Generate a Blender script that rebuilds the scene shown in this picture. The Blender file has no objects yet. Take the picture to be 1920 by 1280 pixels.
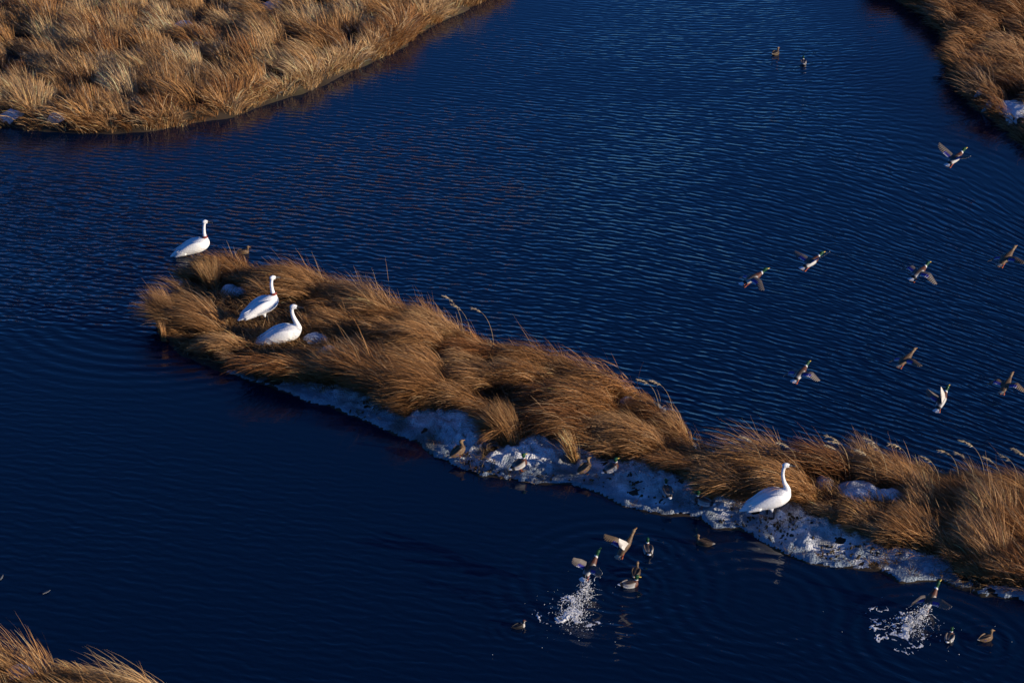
import bpy, bmesh, math, random
import numpy as np
from mathutils import Vector, Matrix, Euler

R = math.radians
rng = np.random.default_rng(7)
random.seed(7)
sc = bpy.context.scene
col = sc.collection

# ------------------------------------------------------------------ camera
DEP = R(26.2)
FPX = 3840.0                       # focal length in photograph pixels (1920 wide)
DIST = 49.2
CAM = np.array([0.0, -DIST * math.cos(DEP), DIST * math.sin(DEP)])
FWD = np.array([0, math.cos(DEP), -math.sin(DEP)])
UPV = np.array([0, math.sin(DEP), math.cos(DEP)])
RGT = np.array([1.0, 0, 0])
cd = bpy.data.cameras.new('camera')
cam = bpy.data.objects.new('camera', cd)
col.objects.link(cam)
cd.sensor_width = 36.0
cd.lens = 36.0 * FPX / 1920.0
cd.clip_start = 0.5
cd.clip_end = 20000
cam.location = CAM
cam.rotation_euler = (math.pi / 2 - DEP, 0, 0)
sc.camera = cam

# ------------------------------------------------------------------ sky, sun, exposure
SUN_EL, SUN_AZ = R(11.5), R(-18)     # azimuth measured from +x towards +y
w = bpy.data.worlds.new('World')
sc.world = w
w.use_nodes = True
nt = w.node_tree
bg = nt.nodes['Background']
sky = nt.nodes.new('ShaderNodeTexSky')
sky.sky_type = 'NISHITA'
sky.sun_disc = False
sky.sun_elevation = SUN_EL
sky.sun_rotation = math.pi / 2 - SUN_AZ
sky.altitude = 2000
sky.air_density = 0.7
sky.dust_density = 0.0
sky.ozone_density = 8.0
nt.links.new(sky.outputs[0], bg.inputs[0])
bg.inputs[1].default_value = 0.13
sd = bpy.data.lights.new('sun', 'SUN')
sun = bpy.data.objects.new('sun', sd)
col.objects.link(sun)
sd.energy = 5.0
sd.angle = R(0.5)
sd.color = (1.0, 0.86, 0.68)
tos = Vector((math.cos(SUN_EL) * math.cos(SUN_AZ), math.cos(SUN_EL) * math.sin(SUN_AZ), math.sin(SUN_EL)))
sun.rotation_euler = tos.to_track_quat('Z', 'Y').to_euler()
sun.location = (30, -10, 30)
vs = sc.view_settings
vs.view_transform = 'Standard'
vs.look = 'None'
vs.exposure = 0.22
vs.gamma = 1.0
vs.use_curve_mapping = False
sc.render.engine = 'CYCLES'
sc.cycles.max_bounces = 4
sc.cycles.diffuse_bounces = 2
sc.cycles.glossy_bounces = 2
sc.cycles.transmission_bounces = 2
sc.cycles.caustics_reflective = False
sc.cycles.caustics_refractive = False

# ------------------------------------------------------------------ helpers
def ray(u, v):
    d = FWD + RGT * ((u - 960) / FPX) + UPV * ((640 - v) / FPX)
    return d

def G(u, v, z=0.0):
    """ground point that stands at height z behind photograph pixel (u, v)"""
    d = ray(u, v)
    t = (z - CAM[2]) / d[2]
    return CAM + d * t

def poly(pts):
    return np.array([G(u, v)[:2] for u, v in pts])

def hash2(ix, iy, seed):
    n = (ix.astype(np.int64) * 374761393 + iy.astype(np.int64) * 668265263 + seed * 974711) & 0x7fffffff
    n = ((n ^ (n >> 13)) * 1274126177) & 0x7fffffff
    return ((n ^ (n >> 16)) & 0xffff) / 65535.0

def vnoise(x, y, s=1.0, seed=0):
    x = np.asarray(x) * s
    y = np.asarray(y) * s
    ix, iy = np.floor(x), np.floor(y)
    fx, fy = x - ix, y - iy
    fx = fx * fx * (3 - 2 * fx)
    fy = fy * fy * (3 - 2 * fy)
    a = hash2(ix, iy, seed); b = hash2(ix + 1, iy, seed)
    c = hash2(ix, iy + 1, seed); d = hash2(ix + 1, iy + 1, seed)
    return (a * (1 - fx) + b * fx) * (1 - fy) + (c * (1 - fx) + d * fx) * fy - 0.5

def fbm(x, y, s, seed, o=3):
    r = 0; a = 1.0
    for k in range(o):
        r = r + a * vnoise(x, y, s * 2 ** k, seed + k)
        a *= 0.5
    return r

def sdist(px, py, P):
    """signed distance to polygon P, positive inside"""
    px = np.asarray(px, float); py = np.asarray(py, float)
    inside = np.zeros(px.shape, bool)
    best = np.full(px.shape, 1e9)
    n = len(P)
    for i in range(n):
        ax, ay = P[i]; bx, by = P[(i + 1) % n]
        dx, dy = bx - ax, by - ay
        L = dx * dx + dy * dy + 1e-12
        t = np.clip(((px - ax) * dx + (py - ay) * dy) / L, 0, 1)
        best = np.minimum(best, (px - ax - t * dx) ** 2 + (py - ay - t * dy) ** 2)
        c = ((ay > py) != (by > py))
        with np.errstate(divide='ignore', invalid='ignore'):
            xi = (bx - ax) * (py - ay) / (by - ay + 1e-12) + ax
        inside ^= c & (px < xi)
    d = np.sqrt(best)
    return np.where(inside, d, -d)

def sstep(a, b, x):
    t = np.clip((x - a) / (b - a), 0, 1)
    return t * t * (3 - 2 * t)

def tag(o, label=None, cat=None, group=None, kind=None):
    if label: o['label'] = label
    if cat: o['category'] = cat
    if group: o['group'] = group
    if kind: o['kind'] = kind
    return o

def mesh_np(name, verts, faces, cols=None, smooth=False):
    """faces: (n,k) int array"""
    me = bpy.data.meshes.new(name)
    verts = np.asarray(verts, np.float32); faces = np.asarray(faces, np.int32)
    n, k = faces.shape
    me.vertices.add(len(verts)); me.vertices.foreach_set('co', verts.ravel())
    me.loops.add(n * k); me.loops.foreach_set('vertex_index', faces.ravel())
    me.polygons.add(n)
    me.polygons.foreach_set('loop_start', np.arange(0, n * k, k, dtype=np.int32))
    me.polygons.foreach_set('loop_total', np.full(n, k, np.int32))
    me.polygons.foreach_set('use_smooth', np.full(n, smooth, bool))
    if cols is not None:
        a = me.color_attributes.new('Col', 'FLOAT_COLOR', 'POINT')
        c = np.ones((len(verts), 4), np.float32); c[:, :3] = cols
        a.data.foreach_set('color', c.ravel())
    me.update(calc_edges=True)
    return me

def ob(name, me, mat=None, parent=None):
    o = bpy.data.objects.new(name, me)
    col.objects.link(o)
    if mat is not None and me is not None and len(me.materials) == 0:
        me.materials.append(mat)
    if parent is not None:
        o.parent = parent
    return o

# ------------------------------------------------------------------ materials
def new_mat(name):
    m = bpy.data.materials.new(name); m.use_nodes = True
    return m, m.node_tree, m.node_tree.nodes['Principled BSDF']

def N(t, typ, **kw):
    n = t.nodes.new(typ)
    for k, v in kw.items():
        setattr(n, k, v)
    return n

def attr_mat(name, rough=0.7, noise=0.15, nscale=60, bump=0.0, transl=0.0, spec=0.3):
    m, t, p = new_mat(name)
    a = N(t, 'ShaderNodeAttribute'); a.attribute_name = 'Col'
    tc = N(t, 'ShaderNodeTexCoord')
    nz = N(t, 'ShaderNodeTexNoise'); nz.inputs['Scale'].default_value = nscale; nz.inputs['Detail'].default_value = 3
    t.links.new(tc.outputs['Object'], nz.inputs['Vector'])
    mr = N(t, 'ShaderNodeMapRange')
    mr.inputs['To Min'].default_value = 1 - noise; mr.inputs['To Max'].default_value = 1 + noise
    t.links.new(nz.outputs['Fac'], mr.inputs['Value'])
    mx = N(t, 'ShaderNodeMix'); mx.data_type = 'RGBA'; mx.blend_type = 'MULTIPLY'; mx.inputs[0].default_value = 1
    t.links.new(a.outputs['Color'], mx.inputs[6]); t.links.new(mr.outputs[0], mx.inputs[7])
    t.links.new(mx.outputs[2], p.inputs['Base Color'])
    p.inputs['Roughness'].default_value = rough
    p.inputs['Specular IOR Level'].default_value = spec
    if bump:
        b = N(t, 'ShaderNodeBump'); b.inputs['Strength'].default_value = bump; b.inputs['Distance'].default_value = 0.01
        t.links.new(nz.outputs['Fac'], b.inputs['Height']); t.links.new(b.outputs[0], p.inputs['Normal'])
    if transl:
        tr = N(t, 'ShaderNodeBsdfTranslucent'); t.links.new(mx.outputs[2], tr.inputs['Color'])
        ms = N(t, 'ShaderNodeMixShader'); ms.inputs[0].default_value = transl
        out = t.nodes['Material Output']
        t.links.new(p.outputs[0], ms.inputs[1]); t.links.new(tr.outputs[0], ms.inputs[2])
        t.links.new(ms.outputs[0], out.inputs['Surface'])
    return m

M_GRASS = attr_mat('dry_grass', 0.65, 0.12, 3, transl=0.22, spec=0.25)
M_FEATHER = attr_mat('plumage', 0.55, 0.16, 70, bump=0.25)
M_SWAN = attr_mat('white_plumage', 0.65, 0.09, 34, bump=0.7, spec=0.2)
M_SOIL = attr_mat('marsh_soil', 0.9, 0.35, 5, bump=0.6)

def plain(name, c, rough=0.5, nscale=40, noise=0.12):
    m, t, p = new_mat(name)
    tc = N(t, 'ShaderNodeTexCoord')
    nz = N(t, 'ShaderNodeTexNoise'); nz.inputs['Scale'].default_value = nscale
    t.links.new(tc.outputs['Object'], nz.inputs['Vector'])
    cr = N(t, 'ShaderNodeValToRGB')
    cr.color_ramp.elements[0].color = [x * (1 - noise) for x in c] + [1]
    cr.color_ramp.elements[1].color = [min(1, x * (1 + noise)) for x in c] + [1]
    cr.color_ramp.elements[0].position = .3; cr.color_ramp.elements[1].position = .7
    t.links.new(nz.outputs['Fac'], cr.inputs[0]); t.links.new(cr.outputs[0], p.inputs['Base Color'])
    p.inputs['Roughness'].default_value = rough
    return m

M_BLACK = plain('black_horn', (.012, .012, .013), .35)
M_DLEG = plain('dark_leg_skin', (.03, .028, .027), .6)
M_YELLOW = plain('yellow_bill_horn', (.62, .42, .05), .4)
M_OLIVE = plain('orange_brown_bill_horn', (.32, .16, .04), .45)
M_ORANGE = plain('orange_leg_skin', (.50, .10, .02), .5)
M_BAND = plain('red_brown_band', (.24, .035, .02), .5)
M_EYE = plain('eye', (.01, .008, .006), .15)

def snow_mat():
    m, t, p = new_mat('snow_and_ice')
    tc = N(t, 'ShaderNodeTexCoord')
    a = N(t, 'ShaderNodeAttribute'); a.attribute_name = 'Col'
    n1 = N(t, 'ShaderNodeTexNoise'); n1.inputs['Scale'].default_value = 5; n1.inputs['Detail'].default_value = 6
    n2 = N(t, 'ShaderNodeTexNoise'); n2.inputs['Scale'].default_value = 26; n2.inputs['Detail'].default_value = 4
    for n in (n1, n2): t.links.new(tc.outputs['Object'], n.inputs['Vector'])
    cr = N(t, 'ShaderNodeValToRGB')
    cr.color_ramp.elements[0].position = .36; cr.color_ramp.elements[0].color = (.62, .62, .62, 1)
    cr.color_ramp.elements[1].position = .52; cr.color_ramp.elements[1].color = (1, 1, 1, 1)
    t.links.new(n2.outputs['Fac'], cr.inputs[0])
    mx = N(t, 'ShaderNodeMix'); mx.data_type = 'RGBA'; mx.blend_type = 'MULTIPLY'; mx.inputs[0].default_value = .7
    t.links.new(a.outputs['Color'], mx.inputs[6]); t.links.new(cr.outputs[0], mx.inputs[7])
    t.links.new(mx.outputs[2], p.inputs['Base Color'])
    p.inputs['Roughness'].default_value = .55
    b = N(t, 'ShaderNodeBump'); b.inputs['Strength'].default_value = .9; b.inputs['Distance'].default_value = .08
    t.links.new(n2.outputs['Fac'], b.inputs['Height']); t.links.new(b.outputs[0], p.inputs['Normal'])
    return m
M_SNOW = snow_mat()

def foam_mat():
    m, t, p = new_mat('splash_foam')
    tc = N(t, 'ShaderNodeTexCoord')
    nz = N(t, 'ShaderNodeTexNoise'); nz.inputs['Scale'].default_value = 30
    t.links.new(tc.outputs['Object'], nz.inputs['Vector'])
    mr = N(t, 'ShaderNodeMapRange'); mr.inputs['To Min'].default_value = .75; mr.inputs['To Max'].default_value = .97
    t.links.new(nz.outputs['Fac'], mr.inputs['Value'])
    t.links.new(mr.outputs[0], p.inputs['Base Color'])
    p.inputs['Roughness'].default_value = .2
    tr = N(t, 'ShaderNodeBsdfTransparent'); ms = N(t, 'ShaderNodeMixShader'); ms.inputs[0].default_value = .15
    t.links.new(p.outputs[0], ms.inputs[1]); t.links.new(tr.outputs[0], ms.inputs[2])
    t.links.new(ms.outputs[0], t.nodes['Material Output'].inputs['Surface'])
    return m
M_FOAM = foam_mat()

# ------------------------------------------------------------------ land outlines (waterlines, photograph pixels put down on the water level)
ISLAND_PX = [(318, 646), (345, 668), (400, 690), (470, 712), (540, 738), (620, 765), (700, 797), (760, 820), (820, 855), (850, 872),
    (900, 892), (960, 902), (1020, 908), (1075, 906), (1110, 920), (1140, 940), (1200, 955), (1260, 968), (1310, 970), (1340, 985),
    (1390, 990), (1415, 1005), (1450, 1030), (1490, 1048), (1540, 1055), (1600, 1068), (1650, 1073), (1690, 1088), (1760, 1085),
    (1800, 1105), (1850, 1118), (1920, 1128), (2100, 1180), (2300, 1230),
    (2300, 1010), (2100, 970), (1930, 928), (1850, 914), (1760, 898), (1660, 882), (1560, 872), (1450, 872), (1360, 874), (1318, 862),
    (1282, 806), (1230, 762), (1150, 722), (1080, 704), (1000, 676), (930, 656), (890, 634), (820, 608), (740, 598), (690, 580),
    (650, 552), (580, 532), (500, 517), (420, 503), (368, 502), (345, 524), (330, 562), (312, 598)]
GRASS_PX = [(322, 630), (350, 656), (420, 686), (480, 706), (560, 724), (640, 738), (700, 756), (765, 795), (805, 781), (880, 795), (905, 821), (930, 845), (985, 845), (1000, 835), (1060, 847), (1110, 871), (1200, 889), (1290, 911), (1310, 924), (1330, 947), (1390, 953), (1490, 961), (1530, 990), (1600, 1017), (1650, 1035), (1720, 1048), (1770, 1055), (1800, 1088), (1850, 1103), (1920, 1113), (2100, 1165), (2300, 1215)] + ISLAND_PX[34:]
TL_PX = [(-500, 215), (-200, 232), (0, 236), (60, 244), (130, 248), (200, 252), (290, 246), (350, 234), (430, 221), (480, 202), (520, 190), (590, 166),
    (640, 141), (700, 116), (760, 86), (790, 58), (850, 30), (900, 5), (960, -30), (1050, -80), (1120, -200), (900, -560), (-900, -560), (-900, 200)]
TR_PX = [(1560, -80), (1640, -25), (1700, 12), (1757, 42), (1775, 75), (1784, 120), (1800, 165), (1822, 200), (1850, 217), (1885, 240), (1925, 272),
    (2010, 330), (2150, 400), (2500, 480), (2700, 400), (2700, -560), (1500, -560), (1480, -200)]
BL_PX = [(-260, 1210), (-120, 1228), (0, 1240), (115, 1268), (215, 1294), (310, 1318), (390, 1370), (440, 1480), (400, 1620), (-300, 1620), (-400, 1400)]
ISLAND, GRASSP, TL, TR, BL = map(poly, (ISLAND_PX, GRASS_PX, TL_PX, TR_PX, BL_PX))

# snow patches among the grass: (u, v, rx m, ry m)
SNOWP = [(437, 560, .40, .38), (347, 540, .30, .28), (594, 652, .34, .24), (774, 641, .26, .2), (1612, 936, .46, .52), (1668, 948, .36, .30),
         (1546, 920, .20, .30), (616, 676, .22, .2), (672, 712, .2, .2), (1180, 758, .2, .2)]
SNOWP = [(G(u, v)[0], G(u, v)[1], a, b) for u, v, a, b in SNOWP]
TLSNOW = [(G(u, v)[0], G(u, v)[1], a, b) for u, v, a, b in [(515, 30, .4, .5), (345, 68, .35, .35), (375, 108, .25, .25), (85, 2, .5, .5), (25, 234, .4, .14), (108, 241, .28, .12)]]
TRSNOW = [(G(u, v)[0], G(u, v)[1], a, b) for u, v, a, b in [(1908, 226, .55, .8), (1835, 192, .22, .2), (1850, 212, .2, .15)]]
BLSNOW = [(G(u, v)[0], G(u, v)[1], a, b) for u, v, a, b in [(45, 1283, .3, .3)]]

def snow_field(x, y, patches):
    s = np.full(np.shape(x), -1.0)
    for cx, cy, a, b in patches:
        s = np.maximum(s, 1 - np.sqrt(((x - cx) / a) ** 2 + ((y - cy) / b) ** 2))
    return s

def land_height(x, y, P, top, ramp):
    d = sdist(x, y, P)
    dd = d + 0.17 * fbm(x, y, 1.5, 3) + 0.05 * fbm(x, y, 6.0, 9)
    z = np.where(dd > 0, 0.035 + top * sstep(0.0, ramp, dd) + 0.06 * fbm(x, y, 2.2, 21) * sstep(0, .5, dd), 0.035 + dd * 0.9)
    return z, dd

LANDS = {'island_ground': (ISLAND, 0.20, 1.6), 'left_bank_ground': (TL, 0.34, 0.3), 'right_bank_ground': (TR, 0.34, 0.3), 'corner_bank_ground': (BL, 0.3, .6)}

def grid_mesh(name, P, top, ramp, step, crop=None):
    x0, y0 = P.min(0) - .6; x1, y1 = P.max(0) + .6
    if crop: x0, x1, y0, y1 = max(x0, crop[0]), min(x1, crop[1]), max(y0, crop[2]), min(y1, crop[3])
    xs = np.arange(x0, x1 + step, step); ys = np.arange(y0, y1 + step, step)
    X, Y = np.meshgrid(xs, ys)
    Z, D = land_height(X, Y, P, top, ramp)
    return X, Y, Z, D

def grid_faces(shape, keep):
    ny, nx = shape
    idx = np.arange(ny * nx).reshape(ny, nx)
    k = keep[:-1, :-1] | keep[1:, :-1] | keep[:-1, 1:] | keep[1:, 1:]
    f = np.stack([idx[:-1, :-1][k], idx[:-1, 1:][k], idx[1:, 1:][k], idx[1:, :-1][k]], 1)
    used, inv = np.unique(f, return_inverse=True)
    return used, inv.reshape(f.shape)

for nm, (P, top, ramp) in LANDS.items():
    step = .09 if nm == 'island_ground' else .16
    X, Y, Z, D = grid_mesh(nm, P, top, ramp, step)
    used, f = grid_faces(X.shape, D > -.5)
    v = np.stack([X.ravel()[used], Y.ravel()[used], Z.ravel()[used]], 1)
    nz = fbm(v[:, 0], v[:, 1], 1.1, 5) + .5
    nz2 = fbm(v[:, 0], v[:, 1], 4.0, 15) + .5
    c = np.array([.034, .022, .013])[None] * (0.6 + .9 * nz[:, None]) + np.array([.03, .035, .008])[None] * np.clip(nz2 - .55, 0, 1)[:, None]
    o = ob(nm, mesh_np(nm, v, f, c, True), M_SOIL)
    tag(o, kind='structure')

# stretches of the near edge that are mostly bare: (u, v, radius m, strength)
BARE = [(300, 630, 1.6, 1.2), (380, 680, 1.5, 1.0), (470, 705, 1.2, .7), (560, 735, .8, .3), (1400, 985, .8, .4), (1450, 1005, .9, .35), (1580, 1050, .8, .3), (1700, 1065, .8, .35), (1820, 1095, .9, .5), (890, 880, .5, .4), (1150, 905, .7, .3)]

def snow_obj(name, P, top, ramp, patches, label, shelf=False, step=.06, crop=None):
    X, Y, Z, D = grid_mesh(name, P, top, ramp, step, crop)
    n1 = fbm(X, Y, 2.6, 41, 4); n2 = fbm(X, Y, 9.0, 51, 3)
    s = snow_field(X, Y, patches) + .40 * n1 + .22 * n2
    depth = .20 * np.clip(s, -.5, .6) + .02 * n2
    ice = np.zeros_like(s)
    if shelf:
        gd = -sdist(X, Y, GRASSP)               # distance out from the grass edge
        near = sstep(-.25, .02, gd) * sstep(-.1, .02, D)
        bare = np.zeros_like(X)
        for bu, bv, br, bs in BARE:
            q = G(bu, bv); bare = np.maximum(bare, bs * sstep(br, br * .4, np.hypot(X - q[0], (Y - q[1]) * .7)))
        sh = near * (.54 + .95 * n2 + 1.1 * n1 - bare) - .32
        sh = np.where(near > .01, sh, -1)
        ice = np.where(sh > s, sstep(.75, .22, D - .7 * n1 + .25 * n2), 0)
        d2 = .17 * np.clip(sh, -1, .55) * (1 - .6 * ice) + .035 * n2 + .004
        sheet = np.where((D > -.2) & (gd > -.1), .014 + .03 * n1 - .05 * np.clip(bare - .35, 0, 1), -1)   # thin ice skirt
        depth = np.maximum(np.maximum(depth, d2), sheet)
    z = np.maximum(Z, .02) + depth - .25 * sstep(.02, -.12, D + .02 * n1)
    keep = (depth > -.03) & (D > -.16)
    used, f = grid_faces(X.shape, keep)
    x, y = X.ravel()[used], Y.ravel()[used]
    zz = z.ravel()[used]
    ic = ice.ravel()[used][:, None]
    dirt = np.clip(fbm(x, y, 1.6, 77, 4) * 1.8 - .06, 0, .85)[:, None]
    c = np.array([.92, .93, .95])[None] * (1 - ic) + np.array([.30, .37, .43])[None] * ic
    c = c * (1 - dirt) + np.array([.12, .12, .10])[None] * dirt
    o = ob(name, mesh_np(name, np.stack([x, y, zz], 1), f, c, True), M_SNOW)
    tag(o, label, 'snow', kind='stuff')
    return o

snow_obj('snow', ISLAND, .20, 1.6, SNOWP, 'old snow and ice rim along the shaded near edge of the grassy spit', True, .055)
snow_obj('snow', TL, .34, .3, TLSNOW, 'small snow remnants between the grass of the upper left bank', crop=(-21, -2, 13, 30))
snow_obj('snow', TR, .34, .3, TRSNOW, 'snow remnant at the water edge of the upper right bank', crop=(12, 18, 13, 20))
snow_obj('snow', BL, .30, .6, BLSNOW, 'snow remnant under the grass in the lower left corner', crop=(-11, -7, -15, -12))

# ------------------------------------------------------------------ water
def water():
    def axis(lo, hi, step):
        mid = np.arange(lo, hi + step, step)
        out = np.array([1.5, 4, 9, 20, 45, 100, 250, 700, 2000, 6000.])
        return np.concatenate([lo - out[::-1], mid, hi + out])
    xs = axis(-26, 26, .4); ys = axis(-18, 44, .4)
    X, Y = np.meshgrid(xs, ys)
    used, f = grid_faces(X.shape, np.ones_like(X, bool))
    x, y = X.ravel(), Y.ravel()
    me = mesh_np('water', np.stack([x, y, np.zeros_like(x)], 1), f, None, True)
    # wind shelter: the pool on the camera side of the spit is calmer
    d = sdist(x, y, ISLAND)
    line = y - np.interp(x, [-30, -9.5, 0, 10, 22], [1.5, .8, -5.5, -9.2, -12.5])   # spit axis
    lee = sstep(.6, -1.2, line)
    near = sstep(4.5, .3, -d)
    amp = 1 - .64 * lee - .30 * lee * near
    amp = amp * (1 + .5 * fbm(x, y, .22, 61))
    # shelter below the left bank
    dl = -sdist(x, y, TL)
    amp = amp * (.28 + .72 * sstep(.1, 6.0, dl))
    dr = -sdist(x, y, TR)
    amp = amp * (.25 + .75 * sstep(.1, 5.0, dr))
    amp = amp * (1 - .45 * sstep(6, 26, y))
    left = sstep(-4, -10, x) * (1 - lee) * sstep(14, 6, y)
    amp = np.clip(amp + .15 * left, .05, 1.6)
    a = me.attributes.new('ripple', 'FLOAT', 'POINT'); a.data.foreach_set('value', amp.astype(np.float32))
    # crests swing round with the wind: offset of the crest lines along y
    xr = np.maximum(0, x - 1)
    wp = .28 * x + .032 * xr ** 2 * sstep(16, 4, y) - .022 * xr ** 2 * sstep(12, 24, y)
    a = me.attributes.new('warp', 'FLOAT', 'POINT'); a.data.foreach_set('value', np.clip(wp, -40, 40).astype(np.float32))
    m, t, p = new_mat('lake_water')
    L = t.links.new
    geo = N(t, 'ShaderNodeNewGeometry')
    at = N(t, 'ShaderNodeAttribute'); at.attribute_name = 'ripple'
    wa = N(t, 'ShaderNodeAttribute'); wa.attribute_name = 'warp'
    cv = N(t, 'ShaderNodeCombineXYZ'); L(wa.outputs['Fac'], cv.inputs['Y'])
    va = N(t, 'ShaderNodeVectorMath', operation='ADD')
    L(geo.outputs['Position'], va.inputs[0]); L(cv.outputs[0], va.inputs[1])
    def math_(op, a, b=None, c=None):
        n = N(t, 'ShaderNodeMath', operation=op)
        for i, q in enumerate((a, b, c)):
            if q is None: continue
            if isinstance(q, (int, float)): n.inputs[i].default_value = q
            else: L(q, n.inputs[i])
        return n.outputs[0]
    def mapped(rot, sx, sy):
        n = N(t, 'ShaderNodeMapping'); n.vector_type = 'TEXTURE' if False else 'POINT'
        n.inputs['Rotation'].default_value = (0, 0, rot); n.inputs['Scale'].default_value = (sx, sy, 1)
        L(va.outputs[0], n.inputs['Vector'])
        return n.outputs[0]
    def wave(rot, lam, dist, dscale, phase=0):
        n = N(t, 'ShaderNodeTexWave'); n.wave_type = 'BANDS'; n.bands_direction = 'Y'; n.wave_profile = 'SIN'
        n.inputs['Scale'].default_value = 2 * math.pi / 20 / lam
        n.inputs['Distortion'].default_value = dist
        n.inputs['Detail'].default_value = 1.5
        n.inputs['Detail Scale'].default_value = dscale
        n.inputs['Phase Offset'].default_value = phase
        L(mapped(rot, 1, 1), n.inputs['Vector'])
        return n.outputs['Fac']
    def noise(rot, sx, sy, det=2):
        n = N(t, 'ShaderNodeTexNoise'); n.inputs['Scale'].default_value = 1; n.inputs['Detail'].default_value = det
        n.inputs['Roughness'].default_value = .5
        L(mapped(rot, sx, sy), n.inputs['Vector'])
        return n.outputs['Fac']
    w1 = wave(R(4), .31, 5.0, 1.5)
    w2 = wave(R(-10), .23, 5.0, 2.0, 2)
    n1 = noise(R(4), 2.2, 5.6)
    n2 = noise(R(-8), 5.0, 11)
    patch = noise(0, .35, .55, 1)
    k1 = math_('MULTIPLY', w1, patch)
    inv = math_('SUBTRACT', 1.0, patch)
    k2 = math_('MULTIPLY', w2, inv)
    h = math_('ADD', math_('MULTIPLY', k1, 1.0), math_('MULTIPLY', k2, .78))
    h = math_('ADD', h, math_('MULTIPLY', n1, .95))
    h = math_('ADD', h, math_('MULTIPLY', n2, .28))
    h = math_('MULTIPLY', h, at.outputs['Fac'])
    # rings spreading from the birds' take-off and from swimmers
    for (u, v, r0, wd, lam, A) in RINGS:
        c = G(u, v)
        dn = N(t, 'ShaderNodeVectorMath', operation='DISTANCE')
        L(geo.outputs['Position'], dn.inputs[0]); dn.inputs[1].default_value = (c[0], c[1], 0)
        r = dn.outputs['Value']
        wob = math_('MULTIPLY_ADD', n1, .12, r)
        s = math_('SINE', math_('MULTIPLY', wob, 2 * math.pi / lam))
        q = math_('DIVIDE', math_('SUBTRACT', r, r0), wd)
        e = math_('EXPONENT', math_('MULTIPLY', math_('MULTIPLY', q, q), -1.0))
        h = math_('ADD', h, math_('MULTIPLY', math_('MULTIPLY', s, e), A))
    b = N(t, 'ShaderNodeBump'); b.inputs['Strength'].default_value = 1.0; b.inputs['Distance'].default_value = .0185
    L(h, b.inputs['Height']); L(b.outputs[0], p.inputs['Normal'])
    p.inputs['Base Color'].default_value = (.0003, .0076, .029, 1)
    p.inputs['Roughness'].default_value = .06
    p.inputs['IOR'].default_value = 1.333
    tag(ob('water', me, m), kind='structure')
RINGS = [(1150, 1085, 1.7, .8, .40, .30), (1420, 1130, 1.5, 1.0, .36, .22), (1800, 660, 2.2, 1.3, .45, .30), (1745, 1200, 1.3, .8, .36, .28),
         (310, 560, 3.4, 1.8, .42, .28), (1480, 112, .9, .6, .28, .2), (1215, 1035, .5, .3, .22, .22), (1848, 1200, .5, .3, .22, .2), (1180, 1098, .5, .3, .22, .2), (975, 1176, .4, .3, .2, .16)]
water()

# ------------------------------------------------------------------ grass
WIND = R(163)                 # the way the grass leans
TS = np.array([0, .22, .45, .66, .85, 1.0])
WS = np.array([.9, 1.0, .95, .8, .55, .12])

def blades(bx, by, bz, L, az, th0, th1, wd, colr, TS=TS, WS=WS):
    n = len(bx); K = len(TS)
    V = np.zeros((n, K, 2, 3), np.float32)
    px = bx.copy(); py = by.copy(); pz = bz.copy()
    tw = rng.uniform(-1.1, 1.1, n)
    hx, hy = np.cos(az), np.sin(az)
    for k in range(K):
        tm = TS[k] if k == 0 else .5 * (TS[k] + TS[k - 1])
        if k:
            th = th0 + (th1 - th0) * tm ** 1.1
            dl = L * (TS[k] - TS[k - 1])
            px = px + np.sin(th) * hx * dl; py = py + np.sin(th) * hy * dl; pz = pz + np.cos(th) * dl
        hw = .5 * wd * WS[k]
        sx, sy, sz = -hy * np.cos(tw), hx * np.cos(tw), np.sin(tw)
        V[:, k, 0] = np.stack([px - sx * hw, py - sy * hw, pz - sz * hw], 1)
        V[:, k, 1] = np.stack([px + sx * hw, py + sy * hw, pz + sz * hw], 1)
    base = (np.arange(n) * K * 2)[:, None]
    F = []
    for k in range(K - 1):
        a = base + 2 * k
        F.append(np.concatenate([a, a + 1, a + 3, a + 2], 1))
    C = np.repeat(colr[:, None, :], K * 2, 1).reshape(-1, 3)
    return V.reshape(-1, 3), np.concatenate(F), C

TS5 = (np.array([0, .3, .58, .82, 1.0]), np.array([.9, 1.0, .9, .6, .12]))
# calmer places where birds sit or the grass is trodden, plus gaps added so sun reaches two swans: (u, v, radius m, length factor)
SHORT_GRASS = [(G(u, v)[0], G(u, v)[1], r, f) for u, v, r, f in [(494, 622, 1.1, .2), (522, 655, .95, .28), (430, 590, 1.0, .3), (380, 600, .8, .4), (366, 490, 1.0, .2), (385, 512, .7, .5),
        (455, 640, .7, .45), (400, 560, .7, .35), (605, 664, .7, .35), (670, 670, .9, .5), (740, 688, .9, .65), (500, 682, .75, .36), (548, 688, .7, .4), (330, 585, .8, .5), (1612, 964, .75, .34), (1668, 972, .6, .42), (1548, 945, .5, .4), (1545, 988, .8, .5), (1630, 1004, .9, .62), (560, 610, .7, .5)]]

PAL = np.array([[.40, .245, .105], [.33, .185, .070], [.46, .31, .15], [.25, .125, .045], [.52, .37, .20]])

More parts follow.
